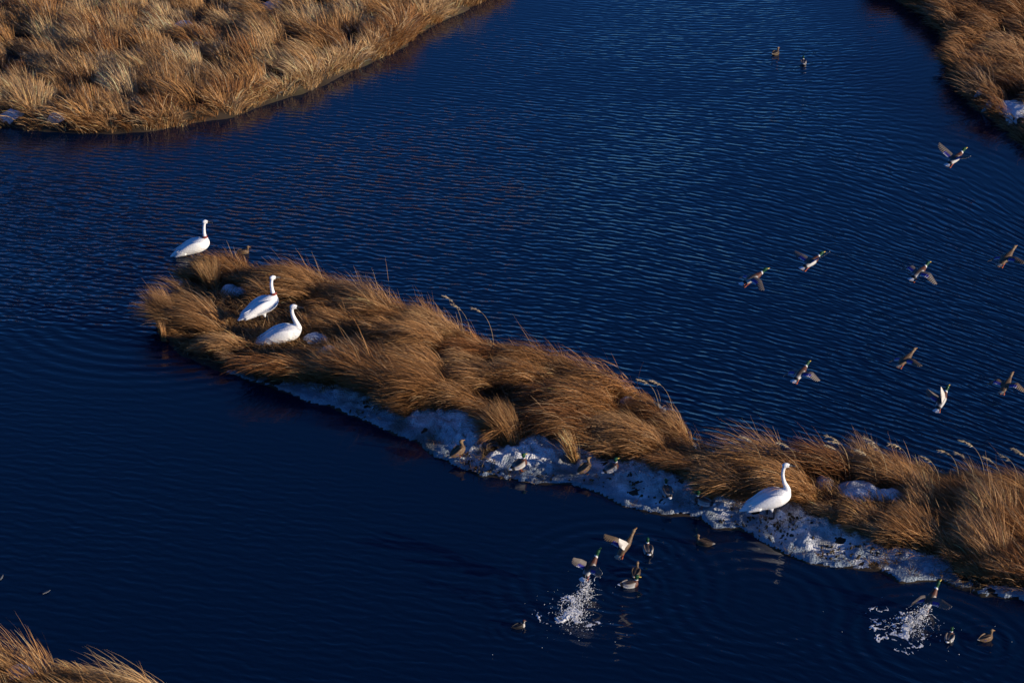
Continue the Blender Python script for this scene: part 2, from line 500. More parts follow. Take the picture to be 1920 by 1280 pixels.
def grass(name, label, P, top, ramp, dens, cl, L0, inset, patches, crop=None, tint=(1, 1, 1), wd=.010, waz=WIND, seed=1, gp=None, upright=0.0, ts=None, crad=.5, th=1.75, edge=.03, over=0.0, lip=.72):
    global rng
    rng = np.random.default_rng(seed)
    x0, y0 = P.min(0); x1, y1 = P.max(0)
    if crop: x0, x1, y0, y1 = max(x0, crop[0]), min(x1, crop[1]), max(y0, crop[2]), min(y1, crop[3])
    # tussock centres on a jittered grid
    gx, gy = np.meshgrid(np.arange(x0, x1, cl), np.arange(y0, y1, cl * .86))
    gx[1::2] += cl * .5
    cx = (gx + rng.uniform(-.36, .36, gx.shape) * cl).ravel(); cy = (gy + rng.uniform(-.36, .36, gx.shape) * cl).ravel()
    gpoly = P if gp is None else gp
    ok = sdist(cx, cy, gpoly) > inset
    cx, cy = cx[ok], cy[ok]
    if over:                                             # a row of smaller tussocks along the lip
        ex, ey = [], []
        for i in range(len(gpoly)):
            a0, b0 = gpoly[i], gpoly[(i + 1) % len(gpoly)]
            L_ = np.hypot(*(b0 - a0)); m_ = int(L_ / (.42 * cl)) + 1
            if L_ > 40: continue
            f_ = (np.arange(m_) + rng.uniform(.1, .9, m_)) / m_
            nx_, ny_ = (b0 - a0)[1] / L_, -(b0 - a0)[0] / L_
            q = a0[None] + (b0 - a0)[None] * f_[:, None]
            sgn = np.sign(sdist(q[:, 0] + nx_ * .02, q[:, 1] + ny_ * .02, gpoly))
            of = rng.uniform(.08, .22, m_) * sgn
            ex += list(q[:, 0] + nx_ * of); ey += list(q[:, 1] + ny_ * of)
        ex, ey = np.array(ex), np.array(ey)
        ok = (ex > x0) & (ex < x1) & (ey > y0) & (ey < y1)
        ex, ey = ex[ok], ey[ok]
        nin = len(cx)
        cx, cy = np.concatenate([cx, ex]), np.concatenate([cy, ey])
    nc = len(cx)
    csize = rng.uniform(.72, 1.3, nc)
    caz = waz + rng.normal(0, .24, nc) + 1.1 * fbm(cx, cy, .22, 91)
    ch = np.clip(rng.normal(.95, .24, nc) + .6 * fbm(cx, cy, .5, 97), .42, 1.45)
    if over: csize[nin:] *= rng.uniform(.38, .85, nc - nin); ch[nin:] *= lip * rng.uniform(.55, 1.3, nc - nin)
    cth = rng.uniform(-.22, .2, nc) - upright
    ccol = PAL[rng.choice(5, nc, p=[.30, .28, .18, .14, .10])] * (1 + .5 * fbm(cx, cy, .4, 33))[:, None]
    cnt = rng.poisson(dens * cl * cl * .86 * csize ** 1.5)
    ci = np.repeat(np.arange(nc), cnt)
    n = len(ci)
    a = rng.uniform(0, 2 * math.pi, n); rr = np.sqrt(rng.uniform(0, 1, n))
    rad = crad * cl * csize[ci]
    ox, oy = rad * rr * np.cos(a), rad * rr * np.sin(a)
    bx, by = cx[ci] + ox, cy[ci] + oy
    gd = sdist(bx, by, gpoly)
    keep = gd > edge + .07 * rng.uniform(0, 1, n) + .20 * fbm(bx, by, 1.7, 71)
    if patches:
        keep &= snow_field(bx, by, patches) < rng.uniform(-.05, .3, n)
        for f_ in (.3, .6):
            keep &= snow_field(bx + math.cos(waz) * f_ * L0, by + math.sin(waz) * f_ * L0, patches) < rng.uniform(.1, .7, n)
            keep &= snow_field(bx, by + f_ * 1.3, patches) < rng.uniform(.05, .6, n)
    bx, by, ci, rr, a, gd = bx[keep], by[keep], ci[keep], rr[keep], a[keep], gd[keep]
    n = len(bx)
    bz, _ = land_height(bx, by, P, top, ramp)
    L = L0 * ch[ci] * (1.15 - .5 * rr) * rng.uniform(.62, 1.15, n)
    for tx, ty, r_, f_ in SHORT_GRASS:
        q = sstep(r_, r_ * .6, np.hypot(bx - tx, by - ty))
        L = L * (1 + (f_ - 1) * q)
    # lean: wind plus a splay outwards from the tussock's heart
    wx, wy = np.cos(caz[ci]), np.sin(caz[ci])
    sp = .46 * rr
    vx = wx + sp * np.cos(a) + rng.normal(0, .13, n); vy = wy + sp * np.sin(a) + rng.normal(0, .13, n)
    if over:                                             # grass at the bank's lip hangs out over the water
        e = .05
        gx_ = sdist(bx + e, by, gpoly) - gd; gy_ = sdist(bx, by + e, gpoly) - gd
        gl = np.hypot(gx_, gy_) + 1e-6
        k_ = over * sstep(.55, .05, gd)
        vx = vx - k_ * gx_ / gl; vy = vy - k_ * gy_ / gl
    az = np.arctan2(vy, vx)
    along = np.cos(a) * wx + np.sin(a) * wy
    th0 = np.clip(.34 + .32 * rr * along + rng.normal(0, .12, n), -.3, .9)
    th1 = np.clip(th + cth[ci] + .22 * rr * along + rng.normal(0, .17, n), .3, 2.15)
    stray = rng.uniform(0, 1, n) < .014
    th1 = np.where(stray, rng.uniform(.35, 1.0, n), th1)
    L = np.where(stray, L * 1.12, L)
    c = ccol[ci] * rng.lognormal(0, .36, n)[:, None] * np.array(tint)[None]
    pale = rng.uniform(0, 1, n) < .10
    c = np.where(pale[:, None], np.array([.60, .47, .28])[None] * np.array(tint)[None], c)
    c = np.clip(c, .01, .8)
    V, F, C = blades(bx, by, bz - .02, L, az, th0, th1, wd * rng.uniform(.7, 1.35, n), c, *(ts or (TS, WS)))
    o = ob(name, mesh_np(name, V, F, C, False), M_GRASS)
    tag(o, label, 'grass', kind='stuff')
    print('GRASS', label, n, 'blades', len(F) * 2, 'tris')
    return o

grass('dry_grass', 'wind-combed golden brown marsh grass covering the narrow spit', ISLAND, .20, 1.6, 1400, 1.05, 1.0, .10, SNOWP, gp=GRASSP, over=.55, ts=TS5, crop=(-11, 14, -14, 5), tint=(1.0, .82, .70), seed=3, wd=.0085)
grass('dry_grass', 'pale tan marsh grass covering the upper left bank', TL, .34, .3, 420, 1.0, .98, -.05, TLSNOW, crop=(-21.5, 3, 12, 33), tint=(1.16, 1.06, .99), seed=4, wd=.0135, waz=R(140), upright=.15, ts=TS5, th=1.7, edge=-.06, over=1.1, lip=.62)
grass('dry_grass', 'brown marsh grass covering the upper right bank', TR, .34, .3, 340, .95, .95, -.05, TRSNOW, crop=(11, 20.5, 12, 30), tint=(.86, .70, .62), seed=5, wd=.0145, waz=R(150), ts=TS5, edge=-.06, over=1.0, lip=.65)
grass('dry_grass', 'tall straw-coloured grass tips in the lower left corner', BL, .30, .6, 1000, .8, 1.05, .05, BLSNOW, crop=(-12, -5, -16.5, -9.5), tint=(1.05, .95, .85), seed=6, wd=.009, upright=.35)

def thatch(name, label, P, top, ramp, dens, patches, crop, tint, seed, gp):
    """last years' flattened stems lying between the tussocks"""
    global rng
    rng = np.random.default_rng(seed)
    x0, x1, y0, y1 = crop
    n = int(dens * (x1 - x0) * (y1 - y0))
    bx, by = rng.uniform(x0, x1, n), rng.uniform(y0, y1, n)
    k = (sdist(bx, by, gp) > rng.uniform(-.12, .05, n)) & (snow_field(bx, by, patches) < rng.uniform(-.1, .3, n))
    bx, by = bx[k], by[k]; n = len(bx)
    bz, _ = land_height(bx, by, P, top, ramp)
    c = PAL[rng.choice(5, n)] * rng.lognormal(-.25, .4, n)[:, None] * np.array(tint)
    az = WIND + rng.normal(0, .8, n) + 2.0 * fbm(bx, by, 1.2, 19)
    V, F, C = blades(bx, by, bz - .01, rng.uniform(.14, .42, n), az, rng.normal(.7, .3, n), rng.normal(1.6, .25, n), .011 * rng.uniform(.7, 1.3, n), np.clip(c, .01, .7), np.array([0, .4, .75, 1.0]), np.array([.9, 1, .7, .15]))
    tag(ob(name, mesh_np(name, V, F, C, False), M_GRASS), label, 'grass', kind='stuff')
    print('THATCH', n, len(F) * 2)
thatch('flattened_grass', 'flattened brown stems lying between the tussocks of the spit', ISLAND, .2, 1.6, 620, SNOWP, (-10.5, 12.5, -13.5, 4.5), (.8, .7, .62), 21, GRASSP)

def shelf_sprigs():
    global rng
    rng = np.random.default_rng(31)
    n = 26000
    bx, by = rng.uniform(-10.5, 12.5, n), rng.uniform(-13.5, 4.5, n)
    d, g = sdist(bx, by, ISLAND), sdist(bx, by, GRASSP)
    k = (d > .02) & (g < .05) & (fbm(bx, by, 2.3, 63) > .10 + rng.uniform(0, .3, n))
    bx, by = bx[k], by[k]; n = len(bx)
    bx = np.repeat(bx, 9) + rng.normal(0, .035, n * 9); by = np.repeat(by, 9) + rng.normal(0, .035, n * 9); n = len(bx)
    bz, _ = land_height(bx, by, ISLAND, .2, 1.6)
    c = PAL[rng.choice(5, n)] * rng.lognormal(-.6, .4, n)[:, None] * np.array([.85, .78, .66])
    V, F, C = blades(bx, by, bz + .01, rng.uniform(.08, .26, n), rng.uniform(0, 6.3, n), rng.normal(.6, .3, n), rng.normal(1.3, .3, n), .009 * rng.uniform(.7, 1.3, n), np.clip(c, .01, .7), np.array([0, .5, 1.0]), np.array([.9, 1, .2]))
    tag(ob('dead_sprigs', mesh_np('dead_sprigs', V, F, C, False), M_GRASS), 'short dead sprigs poking through the snow and ice rim of the spit', 'grass', kind='stuff')
    print('SPRIGS', n)
shelf_sprigs()

def tuft(label, u, v, n, L0, rad, az, th, tint=(1, 1, 1), seed=0, z=.06, spread=.35):
    global rng
    rng = np.random.default_rng(seed)
    p = G(u, v)
    a = rng.uniform(0, 2 * math.pi, n); rr = np.sqrt(rng.uniform(0, 1, n))
    bx, by = rad * rr * np.cos(a), rad * rr * np.sin(a)
    vx = math.cos(az) + spread * rr * np.cos(a) + rng.normal(0, .12, n); vy = math.sin(az) + spread * rr * np.sin(a) + rng.normal(0, .12, n)
    L = L0 * rng.uniform(.3, 1.1, n)
    c = PAL[rng.choice(5, n)] * rng.lognormal(0, .22, n)[:, None] * np.array(tint)
    V, F, C = blades(bx, by, np.full(n, -.04), L, np.arctan2(vy, vx), rng.normal(.12, .12, n), rng.normal(th, .2, n), .0095 * rng.uniform(.7, 1.3, n), np.clip(c, .01, .8))
    o = ob('grass_tuft', mesh_np('grass_tuft', V, F, C, False), M_GRASS)
    o.location = (p[0], p[1], z)
    tag(o, label, 'grass tuft', 'grass tufts standing apart')
    return o

tuft('upright grass tuft at the far left tip of the spit, leaning over the water', 314, 606, 900, .95, .26, R(165), .85, (.85, .72, .62), 11)
tuft('thick brown grass tuft rooted in the snow behind the first pair of ducks', 958, 846, 1500, 1.1, .24, R(140), 1.05, (.85, .72, .6), 12, .1)
tuft('small pale straw tuft on the snow above the second hen', 1077, 874, 380, .8, .11, R(150), .75, (1.5, 1.45, 1.35), 13, .1)
tuft('grass tuft below the tail of the leftmost swan', 388, 512, 600, .55, .2, R(165), 1.2, (1.0, .9, .78), 14)
tuft('fan-shaped grass tuft left of the standing collared swan, near the snow patch', 398, 552, 700, .8, .18, R(130), .75, (.9, .8, .68), 15, .18, .8)
tuft('short pale tuft by the water at the left end of the spit', 308, 640, 160, .5, .07, R(130), .4, (1.2, 1.0, .85), 16)

# debris of stems, stones and moss along the ice edge
def rubble():
    r = random.Random(5)
    bm = bmesh.new()
    spots = [(470, 702, 130, 9), (690, 772, 60, 6), (870, 868, 40, 8), (905, 888, 45, 10), (1000, 905, 60, 10), (1130, 905, 50, 5), (1215, 930, 40, 4), (1400, 985, 60, 9), (1450, 990, 50, 14),
             (1480, 1005, 50, 9), (1570, 1040, 50, 14), (1640, 1045, 60, 8), (1830, 1095, 40, 4), (350, 660, 50, 12)]
    for u, v, sp, n in spots:
        for k in range(n * 3):
            p = G(u + r.gauss(0, sp * .6), v + r.gauss(0, 9))
            if sdist(np.array([p[0]]), np.array([p[1]]), ISLAND)[0] < .02: continue
            z = land_height(np.array([p[0]]), np.array([p[1]]), ISLAND, .2, 1.6)[0][0]
            s = r.uniform(.012, .036)
            mt = Matrix.Translation((p[0], p[1], z + .03)) @ Euler((r.uniform(0, 6), r.uniform(0, 6), r.uniform(0, 6))).to_matrix().to_4x4() @ Matrix.Diagonal((s * r.uniform(.7, 2.2), s, s * r.uniform(.4, .8), 1))
            g = bmesh.ops.create_icosphere(bm, subdivisions=1, radius=1, matrix=mt)
            for q in g['verts']: q.co += Vector((r.gauss(0, s * .15), r.gauss(0, s * .15), r.gauss(0, s * .12)))
    me = bpy.data.meshes.new('shore_debris'); bm.to_mesh(me); bm.free()
    n = len(me.vertices)
    pc = np.array([.06, .046, .028]) * np.random.default_rng(3).lognormal(0, .4, (n, 1))
    a = me.color_attributes.new('Col', 'FLOAT_COLOR', 'POINT')
    c = np.ones((n, 4), np.float32); c[:, :3] = pc; a.data.foreach_set('color', c.ravel())
    tag(ob('shore_debris', me, M_SOIL), 'dark stems, moss and pebbles scattered along the ice edge of the spit', 'debris', kind='stuff')
rubble()

# ------------------------------------------------------------------ lofts and bodies
def catmull(S, m=6):
    S = np.array(S, float); out = []
    P = np.vstack([2 * S[0] - S[1], S, 2 * S[-1] - S[-2]])
    for i in range(1, len(P) - 2):
        for k in range(m):
            t = k / m
            out.append(.5 * ((2 * P[i]) + (-P[i - 1] + P[i + 1]) * t + (2 * P[i - 1] - 5 * P[i] + 4 * P[i + 1] - P[i + 2]) * t * t + (-P[i - 1] + 3 * P[i] - 3 * P[i + 1] + P[i + 2]) * t ** 3))
    out.append(S[-1])
    return np.array(out)

def loft(bm, S, n=16, m=4, y0=0.0):
    """S rows: x, z, ry, rz [, y]; elliptical sections across the path in the xz plane"""
    S = [list(s) + [0.0] * (5 - len(s)) for s in S]
    Q = catmull(S, m)
    rings = []
    for i, (x, z, ry, rz, y) in enumerate(Q):
        a = Q[max(i - 1, 0)]; b = Q[min(i + 1, len(Q) - 1)]
        tx, tz = b[0] - a[0], b[1] - a[1]
        l = math.hypot(tx, tz) or 1
        nx, nz = -tz / l, tx / l
        ry, rz = max(ry, .001), max(rz, .001)
        rings.append([bm.verts.new((x + nx * rz * math.sin(2 * math.pi * k / n), y0 + y + ry * math.cos(2 * math.pi * k / n), z + nz * rz * math.sin(2 * math.pi * k / n))) for k in range(n)])
    for r0, r1 in zip(rings, rings[1:]):
        for k in range(n):
            bm.faces.new((r0[k], r1[k], r1[(k + 1) % n], r0[(k + 1) % n]))
    bm.faces.new(rings[0]); bm.faces.new(rings[-1][::-1])

def to_mesh(bm, name, mat=None, smooth=True):
    bmesh.ops.recalc_face_normals(bm, faces=bm.faces)
    me = bpy.data.meshes.new(name); bm.to_mesh(me); bm.free()
    for p in me.polygons: p.use_smooth = smooth
    if mat: me.materials.append(mat)
    return me

def fused(name, lofts, voxel, mat):
    """several closed lofts grown into one continuous skin"""
    bm = bmesh.new()
    for S in lofts: loft(bm, S)
    me = to_mesh(bm, name)
    o = bpy.data.objects.new(name, me); col.objects.link(o)
    md = o.modifiers.new('r', 'REMESH'); md.mode = 'VOXEL'; md.voxel_size = voxel; md.use_smooth_shade = True
    ms = o.modifiers.new('s', 'SMOOTH'); ms.factor = .5; ms.iterations = 4
    dg = bpy.context.evaluated_depsgraph_get()
    out = bpy.data.meshes.new_from_object(o.evaluated_get(dg))
    bpy.data.objects.remove(o); bpy.data.meshes.remove(me)
    out.name = name
    for p in out.polygons: p.use_smooth = True
    out.materials.clear(); out.materials.append(mat)
    return out

def paint(me, fn):
    n = len(me.vertices)
    co = np.zeros(n * 3, np.float32); me.vertices.foreach_get('co', co); co = co.reshape(-1, 3)
    a = me.color_attributes.new('Col', 'FLOAT_COLOR', 'POINT')
    c = np.ones((n, 4), np.float32); c[:, :3] = fn(co); a.data.foreach_set('color', c.ravel())
    return me

def ball(name, r, mat):
    bm = bmesh.new(); bmesh.ops.create_icosphere(bm, subdivisions=2, radius=r)
    return to_mesh(bm, name, mat)

def root(name, loc, yaw, label, cat, group, scale=1.0, pitch=0, roll=0):
    o = bpy.data.objects.new(name, None); col.objects.link(o)
    o.empty_display_size = .1
    o.location = loc
    m = Matrix.Rotation(yaw, 4, 'Z') @ Matrix.Rotation(-pitch, 4, 'Y') @ Matrix.Rotation(roll, 4, 'X')
    o.rotation_euler = m.to_euler(); o.scale = (scale,) * 3
    return tag(o, label, cat, group)

# ------------------------------------------------------------------ swans
def swan_white(stain):
    def fn(co):
        c = np.tile(np.array([[.88, .88, .87]]), (len(co), 1))
        n = fbm(co[:, 0] * 1.0 + 3 + co[:, 1], co[:, 2] + co[:, 1], 7, 5)[:, None]
        c = c * (1 + .10 * n)
        return np.clip(c * (1 - stain * np.array([[0, .02, .06]])), 0, .92)
    return fn

def web_foot(side_x, side_y, leg_top, size, mat, name='leg', knee=.0):
    bm = bmesh.new()
    r = size * .11
    loft(bm, [(side_x - knee, leg_top, r * 1.6, r * 1.6, side_y), (side_x + knee * .4, leg_top * .5, r, r, side_y), (side_x, .02, r * .9, r * .9, side_y)], 8, 3)
    # three webbed toes
    for ang in (-.5, 0, .5):
        dx, dy = math.cos(ang), math.sin(ang)
        loft(bm, [(side_x - .01, .016, r * .8, r * .8, side_y), (side_x + dx * size * .6, .012, r * .7, r * .5, side_y + dy * size * .6), (side_x + dx * size, .008, r * .4, r * .3, side_y + dy * size)], 6, 2)
    vs_ = [bm.verts.new((side_x, side_y, .014))] + [bm.verts.new((side_x + math.cos(q) * size * (.95 if abs(q) in (.5, 0) else .8), side_y + math.sin(q) * size * .95, .008)) for q in (-.5, -.25, 0, .25, .5)]
    for i in range(1, 5): bm.faces.new((vs_[0], vs_[i], vs_[i + 1]))
    return to_mesh(bm, name, mat)

def folded_wing(name, side, S, mat, fn, n=14):
    """a closed wing lying along the flank: a shell that is rounded above and thin below, with a stepped rear edge"""
    bm = bmesh.new()
    loft(bm, [list(s[:4]) + [side * s[4]] for s in S], n, 5)
    me = to_mesh(bm, name, mat)
    return paint(me, fn)

def swan(label, u, v, yaw, sit, scale, neck, head, band=None, z=None, stance=0.0, body_pitch=0.0, head_yaw=0.0):
    p = G(u, v)
    if z is None:
        z = max(land_height(np.array([p[0]]), np.array([p[1]]), ISLAND, .2, 1.6)[0][0], 0)
    t = root('swan', (p[0], p[1], z), yaw, label, 'swan', 'white swans on the spit', scale)
    dz = -.27 if sit else 0.0
    def tz(x): return dz + (body_pitch * (x + .1))
    B = [(-.66, .24, .030, .010), (-.58, .27, .075, .028), (-.46, .31, .120, .065), (-.30, .37, .170, .125), (-.12, .43, .200, .165), (.06, .475, .205, .185), (.20, .52, .180, .178), (.30, .55, .135, .145), (.37, .57, .07, .085), (.395, .575, .02, .03)]
    B = [(x, zz + tz(x), a, b) for x, zz, a, b in B]
    Nk = [(x, zz + dz, a * (.9 if k > 2 else 1), b * (.9 if k > 2 else 1)) for k, (x, zz, a, b) in enumerate(neck)]
    hx, hz = head; hz += dz
    H = [(hx - .075, hz - .012, .012, .014), (hx - .055, hz, .036, .042), (hx - .01, hz + .008, .045, .056), (hx + .04, hz, .038, .046), (hx + .075, hz - .010, .026, .030), (hx + .09, hz - .012, .012, .014)]
    lofts = [B, Nk, H]
    if not sit:
        for s in (-1, 1):
            lofts.append([(-.06, .38, .055, .07, s * .09), (-.02, .30, .045, .055, s * .085), (.0, .235, .024, .028, s * .08), (.0, .20, .014, .016, s * .08)])
    me = paint(fused('body', lofts, .0125, M_SWAN), swan_white(.3))
    ob('body', me, None, t)
    for s in (-1, 1):
        W = [(.25, .545, .02, .04, .125), (.17, .545, .045, .10, .165), (.03, .515, .055, .135, .175), (-.14, .47, .055, .125, .16), (-.32, .405, .05, .085, .125), (-.48, .335, .035, .045, .075), (-.585, .295, .012, .012, .045)]
        W = [(x, zz + tz(x), a, b, y) for x, zz, a, b, y in W]
        wing = ob('wing', folded_wing('wing', s, W, M_SWAN, swan_white(.2)), None, t)
        # overlapping rows of long feathers lying back along the closed wing
        bm = bmesh.new(); rr = random.Random(int(u) + s)
        for row, (xa, za, ya, L_, m_) in enumerate(((.10, .60, .150, .24, 5), (-.06, .565, .158, .28, 6), (-.22, .50, .135, .30, 6))):
            for k in range(m_):
                f = k / (m_ - 1)
                x0 = xa - .03 * f; z0 = za - .17 * f; y0_ = ya + .062 * math.sin(f * 2.4) - .02
                le = L_ * rr.uniform(.85, 1.1)
                loft(bm, [(x0, z0 + tz(x0), .006, .030, s * y0_), (x0 - le * .5, z0 - .30 * le * .5 + .012 + tz(x0 - le * .5), .007, .026, s * (y0_ - .018)), (x0 - le, z0 - .30 * le + tz(x0 - le), .004, .008, s * (y0_ - .055))], 8, 3)
        ob('feather_rows', paint(to_mesh(bm, 'feather_rows', M_SWAN), swan_white(.2)), None, wing)
    bm = bmesh.new()
    loft(bm, [(hx + .03, hz + .006, .036, .020), (hx + .07, hz - .004, .031, .031), (hx + .12, hz - .016, .022, .022), (hx + .17, hz - .026, .021, .012), (hx + .20, hz - .032, .012, .006)], 12, 4)
    ob('bill', to_mesh(bm, 'bill', M_BLACK), None, t)
    for s in (-1, 1):
        e = ob('eye', ball('eye', .009, M_EYE), None, t); e.location = (hx + .028, s * .036, hz + .016)
    if not sit:
        for s, st in ((-1, stance), (1, -stance)):
            ob('leg', web_foot(st, s * .08, .24, .15, M_DLEG), None, t)
    if band:
        bx, bz, br, tilt = band
        bm = bmesh.new()
        bz += dz
        n = 20
        rows = []
        for q, hgt in enumerate((-.03, -.022, .022, .03)):
            rr = br * (1.0 if q in (0, 3) else 1.06)
            rows.append([bm.verts.new((rr * math.cos(2 * math.pi * k / n), rr * .95 * math.sin(2 * math.pi * k / n), hgt)) for k in range(n)])
        for r0, r1 in zip(rows, rows[1:]):
            for k in range(n): bm.faces.new((r0[k], r0[(k + 1) % n], r1[(k + 1) % n], r1[k]))
        bmesh.ops.transform(bm, matrix=Matrix.Translation((bx, 0, bz)) @ Matrix.Rotation(tilt, 4, 'Y'), verts=bm.verts)
        ob('neck_band', to_mesh(bm, 'neck_band', M_BAND), None, t)['label'] = 'red-brown neck band'
    return t

NECK_S = [(.18, .50, .11, .12), (.26, .56, .105, .115), (.305, .635, .085, .09), (.295, .72, .064, .068), (.25, .82, .046, .050), (.215, .93, .038, .042), (.20, 1.04, .036, .039), (.205, 1.13, .037, .040), (.225, 1.20, .038, .042), (.25, 1.23, .03, .034)]
swan('white swan with black bill standing on the ice at the near edge of the spit', 1444, 977, R(8), False, 1.0, NECK_S, (.255, 1.225), z=.06, stance=.05)
NECK_2 = [(.16, .50, .11, .12), (.25, .56, .105, .115), (.285, .64, .08, .088), (.275, .73, .058, .062), (.255, .83, .048, .052), (.245, .94, .043, .046), (.25, 1.03, .04, .043), (.27, 1.10, .038, .042), (.30, 1.13, .03, .034)]
swan('white swan with red neck band standing in the trodden grass', 496, 624, R(30), False, 1.02, NECK_2, (.29, 1.125), band=(.285, .725, .072, -.15), stance=.06)
NECK_1 = [(.16, .50, .11, .12), (.25, .56, .105, .115), (.285, .64, .08, .088), (.28, .73, .056, .060), (.27, .83, .046, .050), (.275, .94, .042, .045), (.285, 1.03, .04, .043), (.30, 1.10, .038, .042), (.32, 1.13, .03, .034)]
swan('white swan with red neck band at the water, leftmost of the four', 366, 476, R(14), True, 1.0, NECK_1, (.315, 1.125), band=(.28, .715, .070, -.05), z=.02)
NECK_3 = [(.18, .48, .11, .12), (.28, .52, .10, .11), (.34, .60, .080, .085), (.325, .70, .062, .066), (.285, .80, .050, .054), (.25, .90, .042, .046), (.235, .99, .039, .042), (.24, 1.07, .038, .042), (.27, 1.11, .03, .034)]
swan('white swan without a band lying in the grass beside a snow patch', 530, 657, R(6), True, 1.14, NECK_3, (.275, 1.095), z=.19)

# ------------------------------------------------------------------ ducks
DB = [(-.265, .115, .018, .006), (-.22, .105, .045, .018), (-.16, .09, .072, .045), (-.08, .075, .096, .072), (.02, .07, .106, .084), (.10, .078, .096, .084), (.155, .095, .066, .066), (.185, .105, .03, .035)]
DN = [(.10, .09, .06, .065), (.14, .13, .045, .05), (.155, .18, .032, .036), (.158, .225, .03, .034)]
DH = [(.118, .232, .012, .014), (.132, .242, .032, .034), (.165, .248, .038, .040), (.20, .238, .027, .028), (.214, .232, .012, .014)]
FB = [(-.27, .0, .022, .006), (-.21, .0, .05, .018), (-.14, .0, .068, .045), (-.04, .0, .080, .066), (.06, .0, .080, .070), (.14, .005, .062, .058), (.20, .015, .042, .044), (.26, .03, .031, .034), (.30, .042, .03, .033), (.325, .047, .02, .02)]
FH = [(.282, .044, .014, .016), (.30, .050, .032, .033), (.332, .052, .035, .036), (.365, .046, .025, .026), (.38, .043, .012, .012)]

def mix(c, m, k):
    return c * (1 - m[:, None]) + np.array(k)[None] * m[:, None]

def drake_paint(fly):
    def fn(co):
        x, y, z = co.T
        mid = .0 if fly else .09
        c = np.tile(np.array([[.50, .49, .47]]), (len(co), 1))                  # pale grey flanks
        up = sstep(mid + .02, mid + .06, z + .25 * np.abs(np.abs(y) - .0) * 0) * sstep(.085, .05, np.abs(y))
        c = mix(c, up, (.085, .060, .045))                                       # brown back
        c = mix(c, sstep(mid - .02, mid - .05, z) * .8, (.72, .70, .66))
        br = sstep(.07, .11, x)
        c = mix(c, br, (.10, .035, .022))                                        # chestnut breast
        c = mix(c, sstep(-.14, -.165, x), (.012, .013, .014))                    # black rump
        c = mix(c, sstep(-.205, -.22, x), (.78, .77, .75))                       # white tail
        if fly:
            c = mix(c, sstep(.215, .225, x), (.80, .80, .78)); c = mix(c, sstep(.240, .250, x), (.005, .058, .020))
        else:
            hd = z + .0 * x
            c = mix(c, sstep(.168, .174, hd) * sstep(.05, .08, x), (.80, .80, .78)); c = mix(c, sstep(.184, .190, hd), (.005, .058, .020))
        return c
    return fn

def hen_paint(fly, base=(.115, .07, .038)):
    def fn(co):
        x, y, z = co.T
        n = vnoise(x * 60 + 9, y * 60 + z * 55, 1, 3) + vnoise(x * 110, y * 100 + z * 90, 1, 8) * .7
        c = np.array(base)[None] * (1 + .95 * n)[:, None]
        mid = .0 if fly else .09
        c = mix(c, sstep(mid - .01, mid - .05, z) * .5, (.34, .25, .15))
        c = mix(c, sstep(-.20, -.23, x) * .8, (.50, .44, .35))
        hd = sstep(.23, .27, x) if fly else sstep(.17, .20, z)
        c = mix(c, hd * .7, (.26, .17, .09))
        return np.clip(c, .01, .8)
    return fn

def dark_paint(co):
    x, y, z = co.T
    c = np.tile(np.array([[.025, .022, .022]]), (len(co), 1))
    c = mix(c, sstep(.10, .14, x) * sstep(.19, .15, z) * sstep(.03, .06, z), (.50, .48, .45))
    c = mix(c, sstep(.20, .205, z) * sstep(.240, .235, z) * sstep(.15, .165, x), (.62, .58, .54))
    c = mix(c, sstep(.25, .262, z), (.09, .025, .02))
    return c

MESH = {}
base_float = fused('body', [DB, DN, DH], .008, M_FEATHER)
base_fly = fused('body', [FB, FH], .008, M_FEATHER)
for k, bmz, fn in (('drake', base_float, drake_paint(False)), ('hen', base_float, hen_paint(False)), ('dark', base_float, dark_paint), ('dusk_hen', base_float, hen_paint(False, (.075, .05, .032))),
                   ('fdrake', base_fly, drake_paint(True)), ('fhen', base_fly, hen_paint(True))):
    MESH[k] = paint(bmz.copy(), fn)

def bill_mesh(mat, fly):
    bm = bmesh.new()
    x, z = (.362, .044) if fly else (.196, .236)
    loft(bm, [(x, z, .020, .021), (x + .018, z - .004, .017, .013), (x + .042, z - .010, .018, .007), (x + .058, z - .013, .016, .005), (x + .064, z - .014, .006, .003)], 10, 3)
    return to_mesh(bm, 'bill', mat)
for nm, m_ in (('y', M_YELLOW), ('o', M_OLIVE), ('b', M_BLACK)):
    MESH['bill' + nm] = bill_mesh(m_, False); MESH['fbill' + nm] = bill_mesh(m_, True)
MESH['eye'] = ball('eye', .006, M_EYE)
MESH['legp'] = web_foot(-.0, .045, .13, .06, M_ORANGE)
MESH['legn'] = web_foot(-.0, -.045, .13, .06, M_ORANGE)

def wing_fold_paint(kind):
    def fn(co):
        x, y, z = co.T
        if kind == 'drake':
            c = np.tile(np.array([[.34, .33, .32]]), (len(co), 1))
            c = mix(c, sstep(.13, .155, z), (.10, .072, .055))
            c = mix(c, sstep(-.135, -.16, x), (.05, .042, .038))
        elif kind == 'dark':
            c = np.tile(np.array([[.02, .018, .018]]), (len(co), 1))
        else:
            n = vnoise(x * 55 + 9, y * 60 + z * 75, 1, 3)
            b = (.15, .092, .05) if kind == 'hen' else (.06, .04, .026)
            c = np.array(b)[None] * (1 + 1.1 * n)[:, None]
            c = mix(c, sstep(-.15, -.18, x) * .5, (.07, .05, .035))
        sp = sstep(-.05, -.055, x) * sstep(-.12, -.115, x) * sstep(.105, .10, z)
        if kind in ('drake', 'hen'): c = mix(c, sp, (.03, .035, .22))
        return np.clip(c, .005, .8)
    return fn
